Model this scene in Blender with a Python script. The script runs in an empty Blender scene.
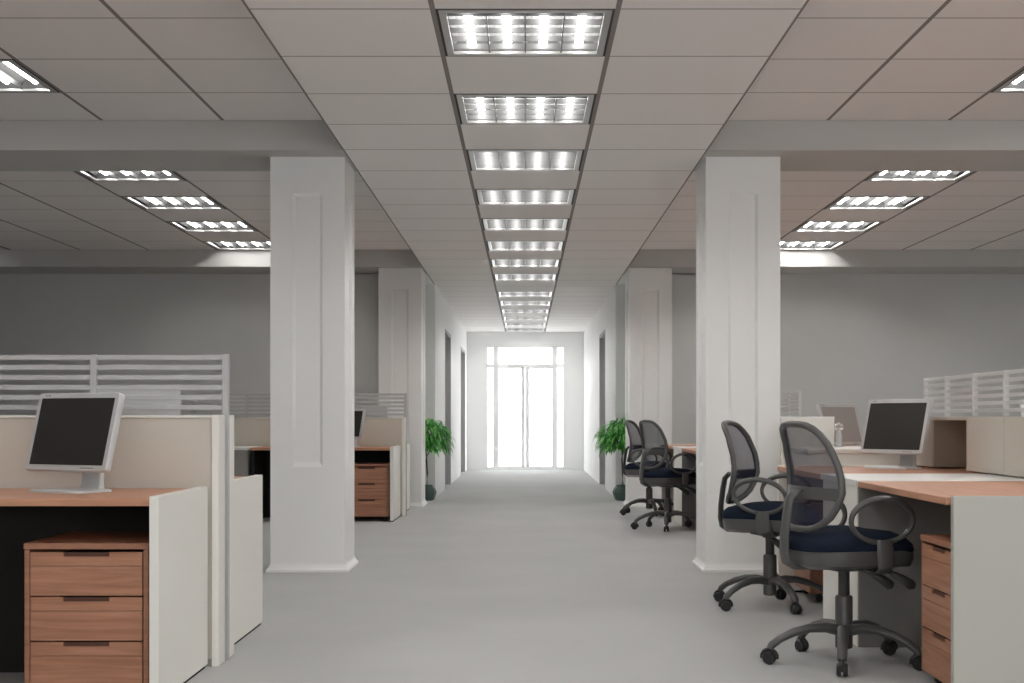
import bpy, math, random
from mathutils import Vector, Matrix

random.seed(7)
S = bpy.context.scene
C = S.collection
PI = math.pi
R = math.radians
EYE = 1.05

# ------------------------------------------------------------------ camera
cam_d = bpy.data.cameras.new('camera')
cam = bpy.data.objects.new('camera', cam_d)
C.objects.link(cam)
cam.location = (0, 0, EYE)
cam.rotation_euler = (PI / 2, 0, 0)
cam_d.sensor_width = 36.0
cam_d.lens = 36.0 * 1400 / 1024
cam_d.shift_x = -13.3 / 1024
cam_d.shift_y = 77.5 / 1024
cam_d.clip_end = 200
S.camera = cam

# ------------------------------------------------------------------ world: bright overcast daylight outside the glazed door
W = bpy.data.worlds.new('overcast_sky')
S.world = W
W.use_nodes = True
W.node_tree.nodes['Background'].inputs['Color'].default_value = (0.97, 0.985, 1.0, 1)
W.node_tree.nodes['Background'].inputs['Strength'].default_value = 4.0
LAMP = 19.0          # radiance of the fluorescent tubes over the corridor
LAMP_LEFT = 12.5     # dimmer tubes over the left bay
LAMP_RIGHT = 21.0
LAMP_OUTER = {'left': 1.2, 'right': 8.0}   # outermost row of each bay

S.view_settings.view_transform = 'Standard'
S.view_settings.look = 'None'
S.view_settings.gamma = 1.0
S.view_settings.exposure = 0.76
S.view_settings.use_curve_mapping = False
S.cycles.max_bounces = 12
S.cycles.diffuse_bounces = 7
S.cycles.glossy_bounces = 4
S.cycles.transparent_max_bounces = 12
S.cycles.use_denoising = True
S.cycles.sample_clamp_indirect = 6.0
S.cycles.caustics_reflective = False
S.cycles.caustics_refractive = False

# ------------------------------------------------------------------ dimensions
CW = 0.81            # ceiling cell width
CP = 0.797           # ceiling cell length
Z_LOW = EYE + 1.79   # corridor ceiling
Z_HIGH = EYE + 2.00  # ceiling over the side bays
X_IN = 1.5 * CW      # edge of the corridor ceiling
X_OUT = 10.5 * CW
Y_FRONT = 6.112 - 12 * CP
Y_SIDE0 = 6.983 - 13 * CP
Y_BACK = 17.35
Y_END = 28.8
Y_ALC = 18.6

# ------------------------------------------------------------------ materials
def mat(name, col, rough=0.6, metal=0.0, spec=0.3, bump=0.0, bscale=200.0, var=0.0, vscale=3.0):
    m = bpy.data.materials.new(name)
    m.use_nodes = True
    nt = m.node_tree
    b = nt.nodes['Principled BSDF']
    b.inputs['Base Color'].default_value = (*col, 1)
    b.inputs['Roughness'].default_value = rough
    b.inputs['Metallic'].default_value = metal
    b.inputs['Specular IOR Level'].default_value = spec
    tc = nt.nodes.new('ShaderNodeTexCoord')
    if var > 0:
        n = nt.nodes.new('ShaderNodeTexNoise')
        n.inputs['Scale'].default_value = vscale
        n.inputs['Detail'].default_value = 4
        nt.links.new(tc.outputs['Object'], n.inputs['Vector'])
        r = nt.nodes.new('ShaderNodeValToRGB')
        r.color_ramp.elements[0].position = 0.3
        r.color_ramp.elements[1].position = 0.7
        r.color_ramp.elements[0].color = (*[c * (1 - var) for c in col], 1)
        r.color_ramp.elements[1].color = (*[min(1, c * (1 + var)) for c in col], 1)
        nt.links.new(n.outputs['Fac'], r.inputs['Fac'])
        nt.links.new(r.outputs['Color'], b.inputs['Base Color'])
    if bump > 0:
        n2 = nt.nodes.new('ShaderNodeTexNoise')
        n2.inputs['Scale'].default_value = bscale
        n2.inputs['Detail'].default_value = 3
        nt.links.new(tc.outputs['Object'], n2.inputs['Vector'])
        bp = nt.nodes.new('ShaderNodeBump')
        bp.inputs['Strength'].default_value = bump
        bp.inputs['Distance'].default_value = 0.002
        nt.links.new(n2.outputs['Fac'], bp.inputs['Height'])
        nt.links.new(bp.outputs['Normal'], b.inputs['Normal'])
    return m


def wood(name, dark, light, axis='X', rough=0.42):
    m = bpy.data.materials.new(name)
    m.use_nodes = True
    nt = m.node_tree
    b = nt.nodes['Principled BSDF']
    b.inputs['Roughness'].default_value = rough
    b.inputs['Specular IOR Level'].default_value = 0.35
    tc = nt.nodes.new('ShaderNodeTexCoord')
    mp = nt.nodes.new('ShaderNodeMapping')
    sc = {'X': (1.2, 22, 22), 'Y': (22, 1.2, 22)}[axis]
    mp.inputs['Scale'].default_value = sc
    n = nt.nodes.new('ShaderNodeTexNoise')
    n.inputs['Scale'].default_value = 2.2
    n.inputs['Detail'].default_value = 6
    n.inputs['Roughness'].default_value = 0.6
    n.inputs['Distortion'].default_value = 0.4
    r = nt.nodes.new('ShaderNodeValToRGB')
    r.color_ramp.elements[0].position = 0.32
    r.color_ramp.elements[1].position = 0.68
    r.color_ramp.elements[0].color = (*dark, 1)
    r.color_ramp.elements[1].color = (*light, 1)
    nt.links.new(tc.outputs['Object'], mp.inputs['Vector'])
    nt.links.new(mp.outputs['Vector'], n.inputs['Vector'])
    nt.links.new(n.outputs['Fac'], r.inputs['Fac'])
    nt.links.new(r.outputs['Color'], b.inputs['Base Color'])
    return m


def grid_mat(name, col, line, x_off, y_off, wx, wy):
    """ceiling tiles: dark joints of width wx across X and wy across Y"""
    m = bpy.data.materials.new(name)
    m.use_nodes = True
    nt = m.node_tree
    b = nt.nodes['Principled BSDF']
    b.inputs['Roughness'].default_value = 0.85
    b.inputs['Specular IOR Level'].default_value = 0.15
    tc = nt.nodes.new('ShaderNodeTexCoord')
    sp = nt.nodes.new('ShaderNodeSeparateXYZ')
    nt.links.new(tc.outputs['Object'], sp.inputs[0])
    def mth(op, a, c, d=None):
        q = nt.nodes.new('ShaderNodeMath')
        q.operation = op
        for i, v in enumerate((a, c, d)):
            if v is None:
                continue
            if isinstance(v, (int, float)):
                q.inputs[i].default_value = v
            else:
                nt.links.new(v, q.inputs[i])
        return q.outputs[0]
    def joint(sock, off, per, w):
        t = mth('DIVIDE', mth('SUBTRACT', sock, off), per)
        f = mth('FRACT', mth('ADD', t, 100.5), 0)
        d = mth('MULTIPLY', mth('ABSOLUTE', mth('SUBTRACT', f, 0.5), 0), per)
        return mth('LESS_THAN', d, w / 2)
    fac = mth('MAXIMUM', joint(sp.outputs['X'], x_off, CW, wx), joint(sp.outputs['Y'], y_off, CP, wy))
    n = nt.nodes.new('ShaderNodeTexNoise')
    n.inputs['Scale'].default_value = 160
    nt.links.new(tc.outputs['Object'], n.inputs['Vector'])
    r = nt.nodes.new('ShaderNodeValToRGB')
    r.color_ramp.elements[0].color = (*[c * 0.97 for c in col], 1)
    r.color_ramp.elements[1].color = (*[c * 1.03 for c in col], 1)
    nt.links.new(n.outputs['Fac'], r.inputs['Fac'])
    mx = nt.nodes.new('ShaderNodeMix')
    mx.data_type = 'RGBA'
    nt.links.new(fac, mx.inputs[0])
    nt.links.new(r.outputs['Color'], mx.inputs[6])
    mx.inputs[7].default_value = (*line, 1)
    nt.links.new(mx.outputs[2], b.inputs['Base Color'])
    return m


def emit(name, col, strength):
    m = bpy.data.materials.new(name)
    m.use_nodes = True
    nt = m.node_tree
    nt.nodes.remove(nt.nodes['Principled BSDF'])
    e = nt.nodes.new('ShaderNodeEmission')
    e.inputs['Color'].default_value = (*col, 1)
    e.inputs['Strength'].default_value = strength
    nt.links.new(e.outputs[0], nt.nodes['Material Output'].inputs['Surface'])
    return m


def mesh_fabric(name):
    m = bpy.data.materials.new(name)
    m.use_nodes = True
    nt = m.node_tree
    b = nt.nodes['Principled BSDF']
    b.inputs['Base Color'].default_value = (0.022, 0.024, 0.05, 1)
    b.inputs['Roughness'].default_value = 0.5
    t = nt.nodes.new('ShaderNodeBsdfTransparent')
    mx = nt.nodes.new('ShaderNodeMixShader')
    tc = nt.nodes.new('ShaderNodeTexCoord')
    w = nt.nodes.new('ShaderNodeTexWave')
    w.bands_direction = 'Z'
    w.inputs['Scale'].default_value = 75
    r = nt.nodes.new('ShaderNodeMapRange')
    r.inputs['To Min'].default_value = 0.66
    r.inputs['To Max'].default_value = 0.80
    nt.links.new(tc.outputs['Object'], w.inputs['Vector'])
    nt.links.new(w.outputs['Fac'], r.inputs['Value'])
    nt.links.new(r.outputs[0], mx.inputs[0])
    nt.links.new(t.outputs[0], mx.inputs[1])
    nt.links.new(b.outputs[0], mx.inputs[2])
    nt.links.new(mx.outputs[0], nt.nodes['Material Output'].inputs['Surface'])
    return m


def glass(name):
    m = bpy.data.materials.new(name)
    m.use_nodes = True
    nt = m.node_tree
    b = nt.nodes['Principled BSDF']
    b.inputs['Base Color'].default_value = (1, 1, 1, 1)
    b.inputs['Roughness'].default_value = 0.05
    t = nt.nodes.new('ShaderNodeBsdfTransparent')
    t.inputs['Color'].default_value = (0.97, 0.98, 0.98, 1)
    mx = nt.nodes.new('ShaderNodeMixShader')
    mx.inputs[0].default_value = 0.06
    nt.links.new(t.outputs[0], mx.inputs[1])
    nt.links.new(b.outputs[0], mx.inputs[2])
    nt.links.new(mx.outputs[0], nt.nodes['Material Output'].inputs['Surface'])
    return m


def leaf_mat(name):
    m = bpy.data.materials.new(name)
    m.use_nodes = True
    nt = m.node_tree
    b = nt.nodes['Principled BSDF']
    g = nt.nodes.new('ShaderNodeNewGeometry')
    r = nt.nodes.new('ShaderNodeValToRGB')
    r.color_ramp.elements[0].color = (0.02, 0.16, 0.02, 1)
    r.color_ramp.elements[1].color = (0.30, 0.80, 0.18, 1)
    e = r.color_ramp.elements.new(0.55)
    e.color = (0.06, 0.42, 0.04, 1)
    nt.links.new(g.outputs['Random Per Island'], r.inputs['Fac'])
    nt.links.new(r.outputs['Color'], b.inputs['Base Color'])
    b.inputs['Roughness'].default_value = 0.4
    return m


M = {}
M['carpet'] = mat('grey_carpet', (0.465, 0.468, 0.465), 0.9, spec=0.05, bump=0.25, bscale=260, var=0.035, vscale=1.1)
M['low_tiles'] = grid_mat('corridor_ceiling_tiles', (0.86, 0.83, 0.81), (0.27, 0.245, 0.235), 0.5 * CW, 6.112, 0.024, 0.012)
M['high_tiles'] = grid_mat('bay_ceiling_tiles', (0.86, 0.82, 0.80), (0.27, 0.245, 0.235), 0.5 * CW, 6.983, 0.024, 0.012)
M['plaster'] = mat('white_plaster', (0.86, 0.86, 0.855), 0.7, spec=0.2, bump=0.05, bscale=90)
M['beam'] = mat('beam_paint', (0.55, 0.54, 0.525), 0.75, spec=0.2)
M['column'] = mat('white_column_paint', (0.87, 0.865, 0.855), 0.45, spec=0.35)
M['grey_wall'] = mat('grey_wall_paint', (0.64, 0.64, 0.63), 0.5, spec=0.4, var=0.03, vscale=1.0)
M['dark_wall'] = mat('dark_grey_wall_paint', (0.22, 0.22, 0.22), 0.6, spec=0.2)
M['jamb'] = mat('grey_door_jamb', (0.42, 0.42, 0.42), 0.6)
M['white_metal'] = mat('white_painted_metal', (0.78, 0.78, 0.78), 0.4)
M['door_frame'] = mat('pale_door_frame', (0.82, 0.82, 0.82), 0.4)
M['reflector'] = mat('grey_reflector', (0.075, 0.075, 0.075), 0.8, spec=0.1)
M['lamp_rim'] = mat('lamp_rim', (0.45, 0.44, 0.43), 0.28, metal=0.6)
M['louvre'] = mat('louvre_blade', (0.11, 0.11, 0.11), 0.35, metal=0.5)
M['tube'] = emit('fluorescent_tube', (1.0, 0.985, 0.96), LAMP)
M['tube_left'] = emit('fluorescent_tube_dim', (1.0, 0.985, 0.96), LAMP_LEFT)
for _n in ('left', 'right'):
    M['tube_outer_' + _n] = emit('fluorescent_tube_outer_' + _n, (1.0, 0.985, 0.96), LAMP_OUTER[_n])
M['tube_right'] = emit('fluorescent_tube_mid', (1.0, 0.985, 0.96), LAMP_RIGHT)
M['laminate'] = mat('cream_white_laminate', (0.82, 0.80, 0.75), 0.45, spec=0.35)
M['green_grey'] = mat('pale_green_grey_laminate', (0.44, 0.43, 0.385), 0.45, spec=0.3)
M['white_top'] = mat('white_laminate_top', (0.85, 0.84, 0.82), 0.3, spec=0.4)
M['beige'] = mat('beige_partition_fabric', (0.62, 0.575, 0.51), 0.85, spec=0.1, bump=0.2, bscale=400)
M['grey_panel'] = mat('grey_panel', (0.30, 0.29, 0.275), 0.6)
M['tan'] = mat('tan_cubby_lining', (0.40, 0.34, 0.28), 0.8)
M['charcoal'] = mat('charcoal_panel', (0.022, 0.020, 0.018), 0.7, spec=0.15)  # plinths are charcoal; on the left desk panels it stands in for shade
M['slat'] = mat('silver_slat', (0.50, 0.50, 0.50), 0.45)
M['slat_pale'] = mat('pale_slat', (0.74, 0.74, 0.74), 0.5)  # silver slat lightened; the light missing on the right screens is in its colour
M['wood'] = wood('cherry_wood_top', (0.46, 0.225, 0.135), (0.60, 0.31, 0.195))
M['wood_y'] = wood('cherry_wood_top_lengthwise', (0.46, 0.225, 0.135), (0.60, 0.31, 0.195), 'Y')
M['drawer'] = wood('walnut_drawer', (0.32, 0.142, 0.08), (0.48, 0.235, 0.145))
M['drawer_edge'] = wood('walnut_drawer_case', (0.29, 0.13, 0.075), (0.41, 0.195, 0.12))
M['recess'] = mat('dark_finger_pull', (0.10, 0.045, 0.03), 0.7)
M['silver'] = mat('silver_plastic', (0.62, 0.62, 0.62), 0.35, metal=0.25)
M['silver_dark'] = mat('grey_plastic_stand', (0.38, 0.38, 0.38), 0.4, metal=0.25)
M['screen'] = mat('dark_lcd_screen', (0.028, 0.026, 0.024), 0.32, spec=0.5)
M['screen_pale'] = mat('pale_grey_lcd_screen', (0.42, 0.39, 0.37), 0.25, spec=0.5)  # base colour holds the reflection on a switched-off screen
M['mark'] = mat('small_grey_print', (0.25, 0.25, 0.25), 0.5)
M['chair_grey'] = mat('grey_chair_plastic', (0.088, 0.087, 0.085), 0.34, spec=0.45)
M['chair_dark'] = mat('dark_chair_plastic', (0.045, 0.044, 0.043), 0.4, spec=0.45)
M['navy'] = mat('navy_seat_fabric', (0.013, 0.019, 0.034), 0.9, spec=0.1, bump=0.3, bscale=500)
M['mesh'] = mesh_fabric('grey_blue_mesh_fabric')
M['castor'] = mat('black_castor', (0.03, 0.03, 0.03), 0.45)
M['pot'] = mat('dark_green_glazed_pot', (0.085, 0.135, 0.12), 0.3, spec=0.5)
M['soil'] = mat('soil', (0.03, 0.02, 0.012), 0.95)
M['trunk'] = mat('thin_bark', (0.16, 0.11, 0.06), 0.8, var=0.3, vscale=30)
M['leaf'] = leaf_mat('green_leaves')
M['chrome'] = mat('chrome', (0.85, 0.85, 0.85), 0.08, metal=1.0)
M['glass'] = glass('clear_glass')


# ------------------------------------------------------------------ mesh builder
class MB:
    def __init__(self):
        self.v, self.f, self.m = [], [], []
        self.cur = 0

    def add(self, vs, fs):
        o = len(self.v)
        self.v += [tuple(p) for p in vs]
        self.f += [tuple(i + o for i in f) for f in fs]
        self.m += [self.cur] * len(fs)
        return self

    def box(self, x0, x1, y0, y1, z0, z1):
        if x0 > x1: x0, x1 = x1, x0
        if y0 > y1: y0, y1 = y1, y0
        if z0 > z1: z0, z1 = z1, z0
        vs = [(x, y, z) for z in (z0, z1) for x, y in ((x0, y0), (x1, y0), (x1, y1), (x0, y1))]
        return self.add(vs, [(3, 2, 1, 0), (4, 5, 6, 7), (0, 1, 5, 4), (1, 2, 6, 5), (2, 3, 7, 6), (3, 0, 4, 7)])

    def quad(self, a, b, c, d):
        return self.add([a, b, c, d], [(0, 1, 2, 3)])

    def tube(self, pts, r, n=10, closed=False, flat=1.0, up=(0, 0, 1)):
        """sweep an elliptical ring along pts; r number or list; flat scales the section along 'up'"""
        pts = [Vector(p) for p in pts]
        k = len(pts)
        rs = r if isinstance(r, (list, tuple)) else [r] * k
        upv = Vector(up)
        vs = []
        for i, p in enumerate(pts):
            a = pts[(i - 1) % k] if (closed or i > 0) else p
            b = pts[(i + 1) % k] if (closed or i < k - 1) else p
            t = (b - a).normalized()
            s = t.cross(upv)
            if s.length < 1e-4:
                s = t.cross(Vector((1, 0, 0)))
            s.normalize()
            u = s.cross(t).normalized()
            for j in range(n):
                q = 2 * PI * j / n
                vs.append(p + s * (rs[i] * math.cos(q)) + u * (rs[i] * flat * math.sin(q)))
        fs = []
        m = k if closed else k - 1
        for i in range(m):
            i2 = (i + 1) % k
            for j in range(n):
                j2 = (j + 1) % n
                fs.append((i * n + j, i2 * n + j, i2 * n + j2, i * n + j2))
        if not closed:
            fs.append(tuple(range(n)))
            fs.append(tuple((k - 1) * n + j for j in reversed(range(n))))
        return self.add(vs, fs)

    def lathe(self, prof, c=(0, 0, 0), n=24):
        vs = []
        for r, z in prof:
            for j in range(n):
                q = 2 * PI * j / n
                vs.append((c[0] + r * math.cos(q), c[1] + r * math.sin(q), c[2] + z))
        fs = []
        for i in range(len(prof) - 1):
            for j in range(n):
                j2 = (j + 1) % n
                fs.append((i * n + j, i * n + j2, (i + 1) * n + j2, (i + 1) * n + j))
        fs.append(tuple(reversed(range(n))))
        fs.append(tuple((len(prof) - 1) * n + j for j in range(n)))
        return self.add(vs, fs)

    def rings(self, rings_):
        """closed loft through equally long closed rings, capped"""
        n = len(rings_[0])
        vs = [p for rg in rings_ for p in rg]
        fs = []
        for i in range(len(rings_) - 1):
            for j in range(n):
                j2 = (j + 1) % n
                fs.append((i * n + j, i * n + j2, (i + 1) * n + j2, (i + 1) * n + j))
        fs.append(tuple(reversed(range(n))))
        fs.append(tuple((len(rings_) - 1) * n + j for j in range(n)))
        return self.add(vs, fs)

    def build(self, name, material, parent=None, bevel=0.0, smooth=False, loc=None, rot=None, seg=2):
        me = bpy.data.meshes.new(name)
        me.from_pydata(self.v, [], self.f)
        mats = material if isinstance(material, (list, tuple)) else [material]
        for q in mats:
            me.materials.append(q)
        for p, mi in zip(me.polygons, self.m):
            p.material_index = mi
            p.use_smooth = smooth
        me.update()
        o = bpy.data.objects.new(name, me)
        C.objects.link(o)
        if parent:
            o.parent = parent
        if loc:
            o.location = loc
        if rot:
            o.rotation_euler = rot
        if smooth:
            try:
                me.set_sharp_from_angle(angle=R(40))
            except Exception:
                pass
        if bevel > 0:
            b = o.modifiers.new('bevel', 'BEVEL')
            b.width = bevel
            b.segments = seg
            b.limit_method = 'ANGLE'
            b.angle_limit = R(40)
        return o


def box(x0, x1, y0, y1, z0, z1):
    return MB().box(x0, x1, y0, y1, z0, z1)


def thing(name, label, cat, loc=(0, 0, 0), rz=0.0, group=None):
    o = bpy.data.objects.new(name, None)
    o.empty_display_size = 0.1
    C.objects.link(o)
    o.location = loc
    o.rotation_euler = (0, 0, rz)
    o['label'] = label
    o['category'] = cat
    if group:
        o['group'] = group
    return o


def tag(o, label, cat, group=None):
    o['label'] = label
    o['category'] = cat
    if group:
        o['group'] = group
    return o


def struct(o, label=None, cat=None):
    o['kind'] = 'structure'
    if label:
        o['label'] = label
    if cat:
        o['category'] = cat
    return o


def dup(root, loc=None, rz=None, label=None, group=None):
    """copy of a thing with copies of its parts and sub-parts"""
    r = root.copy()
    C.objects.link(r)
    if loc is not None:
        r.location = loc
    if rz is not None:
        r.rotation_euler = (0, 0, rz)
    if label:
        r['label'] = label
    if group:
        r['group'] = group
    for ch in list(root.children):
        c = ch.copy()
        C.objects.link(c)
        c.parent = r
        for g in ch.children:
            d = g.copy()
            C.objects.link(d)
            d.parent = c
    return r


def shift(root, dy, label, dx=0.0):
    l = root.location
    return dup(root, (l[0] + dx, l[1] + dy, l[2]), None, label)


# ================================================================== SETTING
# floor
struct(box(-X_OUT, X_OUT, Y_FRONT - 0.2, Y_END + 2.0, -0.05, 0.0).build('floor', M['carpet']),
       'grey carpet floor running down the corridor', 'floor')

# lamp cells
LOW_ROWS = [6.112 + CP * k for k in (-10, -8, -6, -4, -2, 0, 2, 4, 6, 8, 10, 12, 14, 17, 19, 21, 23, 25, 27)]
SIDE_COLS = (3.5, 7.5)
SIDE_FRONT = [6.983 + CP * k for k in (-11, -9, -7, -5, -3, -1, 1)]
SIDE_BACK = [6.983 + CP * k for k in (5, 7, 9, 11)]

# ceilings (tile cells, with openings where the lamps sit)
def cells(x0, nx, y0, ny, z, skip):
    b = MB()
    for i in range(nx):
        for j in range(ny):
            xa, ya = x0 + i * CW, y0 + j * CP
            if any(abs(xa - sx) < 0.02 and abs(ya - sy) < 0.02 for sx, sy in skip):
                e_ = 0.011      # the T-bars round the lamp
                b.box(xa, xa + e_, ya, ya + CP, z, z + 0.11).box(xa + CW - e_, xa + CW, ya, ya + CP, z, z + 0.11)
                b.box(xa, xa + CW, ya, ya + 0.005, z, z + 0.11).box(xa, xa + CW, ya + CP - 0.005, ya + CP, z, z + 0.11)
                continue
            b.box(xa, xa + CW, ya, ya + CP, z, z + 0.02)
    return b


n_low = round((Y_END - Y_FRONT) / CP) + 1
low = cells(-X_IN, 3, Y_FRONT, n_low, Z_LOW, [(-0.5 * CW, y) for y in LOW_ROWS])
for s in (-1, 1):   # side faces of the lowered corridor ceiling
    low.box(s * X_IN, s * (X_IN - 0.015), Y_FRONT, Y_BACK, Z_LOW + 0.02, Z_HIGH + 0.06)
struct(low.build('ceiling', M['low_tiles']), 'lowered tiled ceiling over the corridor', 'ceiling')

for s, nm in ((-1, 'left'), (1, 'right')):
    b = MB()
    x0 = -X_OUT if s < 0 else X_IN
    sk = []
    for c in SIDE_COLS:
        xa = c * CW if s > 0 else -(c + 1) * CW
        for y in SIDE_FRONT + SIDE_BACK:
            sk.append((xa, y))
    b = cells(x0, 9, Y_SIDE0, 29, Z_HIGH, sk)
    struct(b.build('ceiling', M['high_tiles']), 'tiled ceiling over the %s office bay' % nm, 'ceiling')
    # beams
    xi, xo = s * X_IN, s * X_OUT
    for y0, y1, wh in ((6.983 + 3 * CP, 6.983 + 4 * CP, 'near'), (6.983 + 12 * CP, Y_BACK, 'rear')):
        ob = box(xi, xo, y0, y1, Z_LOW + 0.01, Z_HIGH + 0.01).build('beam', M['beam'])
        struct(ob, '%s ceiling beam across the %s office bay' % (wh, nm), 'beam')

# walls
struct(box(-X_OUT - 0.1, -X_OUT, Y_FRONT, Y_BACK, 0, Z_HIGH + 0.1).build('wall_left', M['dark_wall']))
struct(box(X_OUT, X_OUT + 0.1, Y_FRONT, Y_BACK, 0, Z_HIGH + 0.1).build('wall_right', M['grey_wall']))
wf = MB()
ZW0, ZW1 = 1.0, 2.35
wf.box(-X_OUT, X_OUT, Y_FRONT - 0.1, Y_FRONT, 0, ZW0)
wf.box(-X_OUT, X_OUT, Y_FRONT - 0.1, Y_FRONT, ZW1, Z_HIGH + 0.1)
NWIN = 6
wpit = 2 * X_OUT / NWIN
wf.box(-X_OUT, -X_OUT + 2 * wpit - 0.12, Y_FRONT - 0.1, Y_FRONT, ZW0, ZW1)  # kept solid so less of the added fill reaches the left bay
for i in range(2, NWIN + 1):
    xc = -X_OUT + i * wpit
    wf.box(max(-X_OUT, xc - 0.12), min(X_OUT, xc + 0.12), Y_FRONT - 0.1, Y_FRONT, ZW0, ZW1)
struct(wf.build('wall_front', M['plaster']))
for i in range(2, NWIN):  # unseen windows behind the camera, added for frontal fill light
    xa, xb = -X_OUT + i * wpit + 0.12, -X_OUT + (i + 1) * wpit - 0.12
    w_ = MB()
    ya, yb = Y_FRONT - 0.08, Y_FRONT - 0.03
    w_.box(xa, xb, ya, yb, ZW0, ZW0 + 0.04).box(xa, xb, ya, yb, ZW1 - 0.04, ZW1)
    w_.box(xa, xa + 0.04, ya, yb, ZW0, ZW1).box(xb - 0.04, xb, ya, yb, ZW0, ZW1)
    w_.box((xa + xb) / 2 - 0.02, (xa + xb) / 2 + 0.02, ya, yb, ZW0, ZW1)
    wo = struct(w_.build('window_%d' % (i - 1), M['white_metal']))
    box(xa + 0.02, xb - 0.02, Y_FRONT - 0.058, Y_FRONT - 0.053, ZW0 + 0.02, ZW1 - 0.02).build('window_glass', M['glass'], wo)
pf = bpy.data.lights.new('window_portal', 'AREA')  # samples sky light through the added windows
pf.shape = 'RECTANGLE'
pf.size = 4 * wpit
pf.size_y = ZW1 - ZW0
pf.cycles.is_portal = True
pfo = bpy.data.objects.new('window_portal', pf)
C.objects.link(pfo)
pfo.location = (wpit, Y_FRONT - 0.12, (ZW0 + ZW1) / 2)
pfo.rotation_euler = (PI / 2, 0, 0)
for s, nm in ((-1, 'left'), (1, 'right')):
    struct(box(s * 1.26, s * X_OUT, Y_BACK, Y_BACK + 0.15, 0, Z_HIGH + 0.1).build('wall_back_' + nm, M['grey_wall']))
    # alcove beside the corridor
    a = MB()
    a.box(s * 1.2, s * 2.3, Y_ALC, Y_ALC + 0.12, 0, Z_LOW + 0.05)
    a.box(s * 2.3, s * 2.42, Y_BACK + 0.15, Y_ALC + 0.12, 0, Z_LOW + 0.05)
    a.box(s * X_IN, s * 2.42, Y_BACK, Y_ALC + 0.1, Z_LOW, Z_LOW + 0.05)
    struct(a.build('wall_alcove_' + nm, M['plaster']))
    # corridor wall with its door openings
    ops = [(20.9, 22.5), (26.0, 27.85)] if s < 0 else [(21.0, 22.6)]
    w = MB()
    y = Y_ALC + 0.12
    ZD = 2.40
    for (ya, yb) in ops:
        w.box(s * 1.2, s * 1.42, y, ya, 0, Z_LOW + 0.05)
        w.box(s * 1.2, s * 1.42, ya, yb, ZD, Z_LOW + 0.05)
        y = yb
    w.box(s * 1.2, s * 1.42, y, Y_END, 0, Z_LOW + 0.05)
    struct(w.build('wall_corridor_' + nm, M['plaster']))
    for k, (ya, yb) in enumerate(ops):
        f = MB()
        f.box(s * 1.195, s * 1.40, ya, ya + 0.05, 0, ZD)
        f.box(s * 1.195, s * 1.40, yb - 0.05, yb, 0, ZD)
        f.box(s * 1.195, s * 1.40, ya + 0.05, yb - 0.05, ZD - 0.05, ZD)
        n = {(-1, 0): 2, (-1, 1): 3, (1, 0): 4}[(s, k)]
        d = struct(f.build('door_%d' % n, M['jamb'], bevel=0.004))
        lf = MB().box(s * 1.36, s * 1.40, ya + 0.05, yb - 0.05, 0.005, ZD - 0.05)
        lf.build('door_leaf', M['jamb'], d)
        h = MB().tube([(s * 1.36, ya + 0.12, 1.0), (s * 1.31, ya + 0.12, 1.0), (s * 1.31, ya + 0.24, 1.0)], 0.010, 8)
        h.build('door_handle', M['slat'], d, smooth=True)

# end wall and glazed entrance
e = MB()
DX, DZ0, DZ1 = 0.80, 0.045, 2.54
e.box(-1.42, -DX, Y_END, Y_END + 0.15, 0, Z_LOW + 0.05)
e.box(DX, 1.42, Y_END, Y_END + 0.15, 0, Z_LOW + 0.05)
e.box(-DX, DX, Y_END, Y_END + 0.15, DZ1, Z_LOW + 0.05)
e.box(-DX, DX, Y_END, Y_END + 0.15, 0, DZ0)
struct(e.build('wall_end', M['plaster']))
def px(x):
    return (x - 526.5) / 1400 * Y_END
fr = MB()
y0, y1 = Y_END + 0.02, Y_END + 0.10
fr.box(-DX, -DX + 0.02, y0, y1, DZ0, DZ1)
fr.box(DX - 0.02, DX, y0, y1, DZ0, DZ1)
fr.box(-DX + 0.004, DX - 0.004, y0 + 0.004, y1 - 0.004, DZ1 - 0.02, DZ1 - 0.001)
for xa, xb in ((494.4, 499.6), (553.4, 558.6)):
    fr.box(px(xa), px(xb), y0, y1, DZ0 + 0.002, DZ1 - 0.002)
zt0, zt1 = EYE + (419 - 367.6) / 1400 * Y_END, EYE + (419 - 364.0) / 1400 * Y_END
fr.box(-DX + 0.005, DX - 0.005, y0 + 0.006, y1 - 0.006, zt0, zt1)
fr.box(-DX + 0.004, DX - 0.004, y0 + 0.004, y1 - 0.004, DZ0 + 0.001, DZ0 + 0.02)
d1 = struct(fr.build('door_1', M['door_frame'], bevel=0.004), 'white framed glazed entrance at the corridor end', 'door')
for sgn, (xa, xb) in ((-1, (499.0, 526.3)), (1, (526.7, 554.0))):
    lf = MB()
    a, b_ = px(xa), px(xb)
    lf.box(a, a + (0.078 if sgn > 0 else 0.012), y0 + 0.01, y1 - 0.01, DZ0 + 0.02, zt0)
    lf.box(b_ - (0.078 if sgn < 0 else 0.012), b_, y0 + 0.01, y1 - 0.01, DZ0 + 0.02, zt0)
    lf.box(a, b_, y0 + 0.01, y1 - 0.01, DZ0 + 0.02, DZ0 + 0.035)
    lf.box(a, b_, y0 + 0.01, y1 - 0.01, zt0 - 0.015, zt0)
    L = lf.build('door_leaf', M['door_frame'], d1)
    hx = b_ - 0.02 if sgn < 0 else a + 0.02
    MB().tube([(hx, y0 + 0.01, 0.95), (hx, y0 - 0.03, 0.97), (hx, y0 - 0.03, 1.18), (hx, y0 + 0.01, 1.2)], 0.008, 8).build('door_handle', M['white_metal'], L, smooth=True)
gl = MB().box(-DX + 0.01, DX - 0.01, Y_END + 0.055, Y_END + 0.06, DZ0 + 0.01, DZ1 - 0.01)
gl.build('door_glass', M['glass'], d1)

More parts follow.
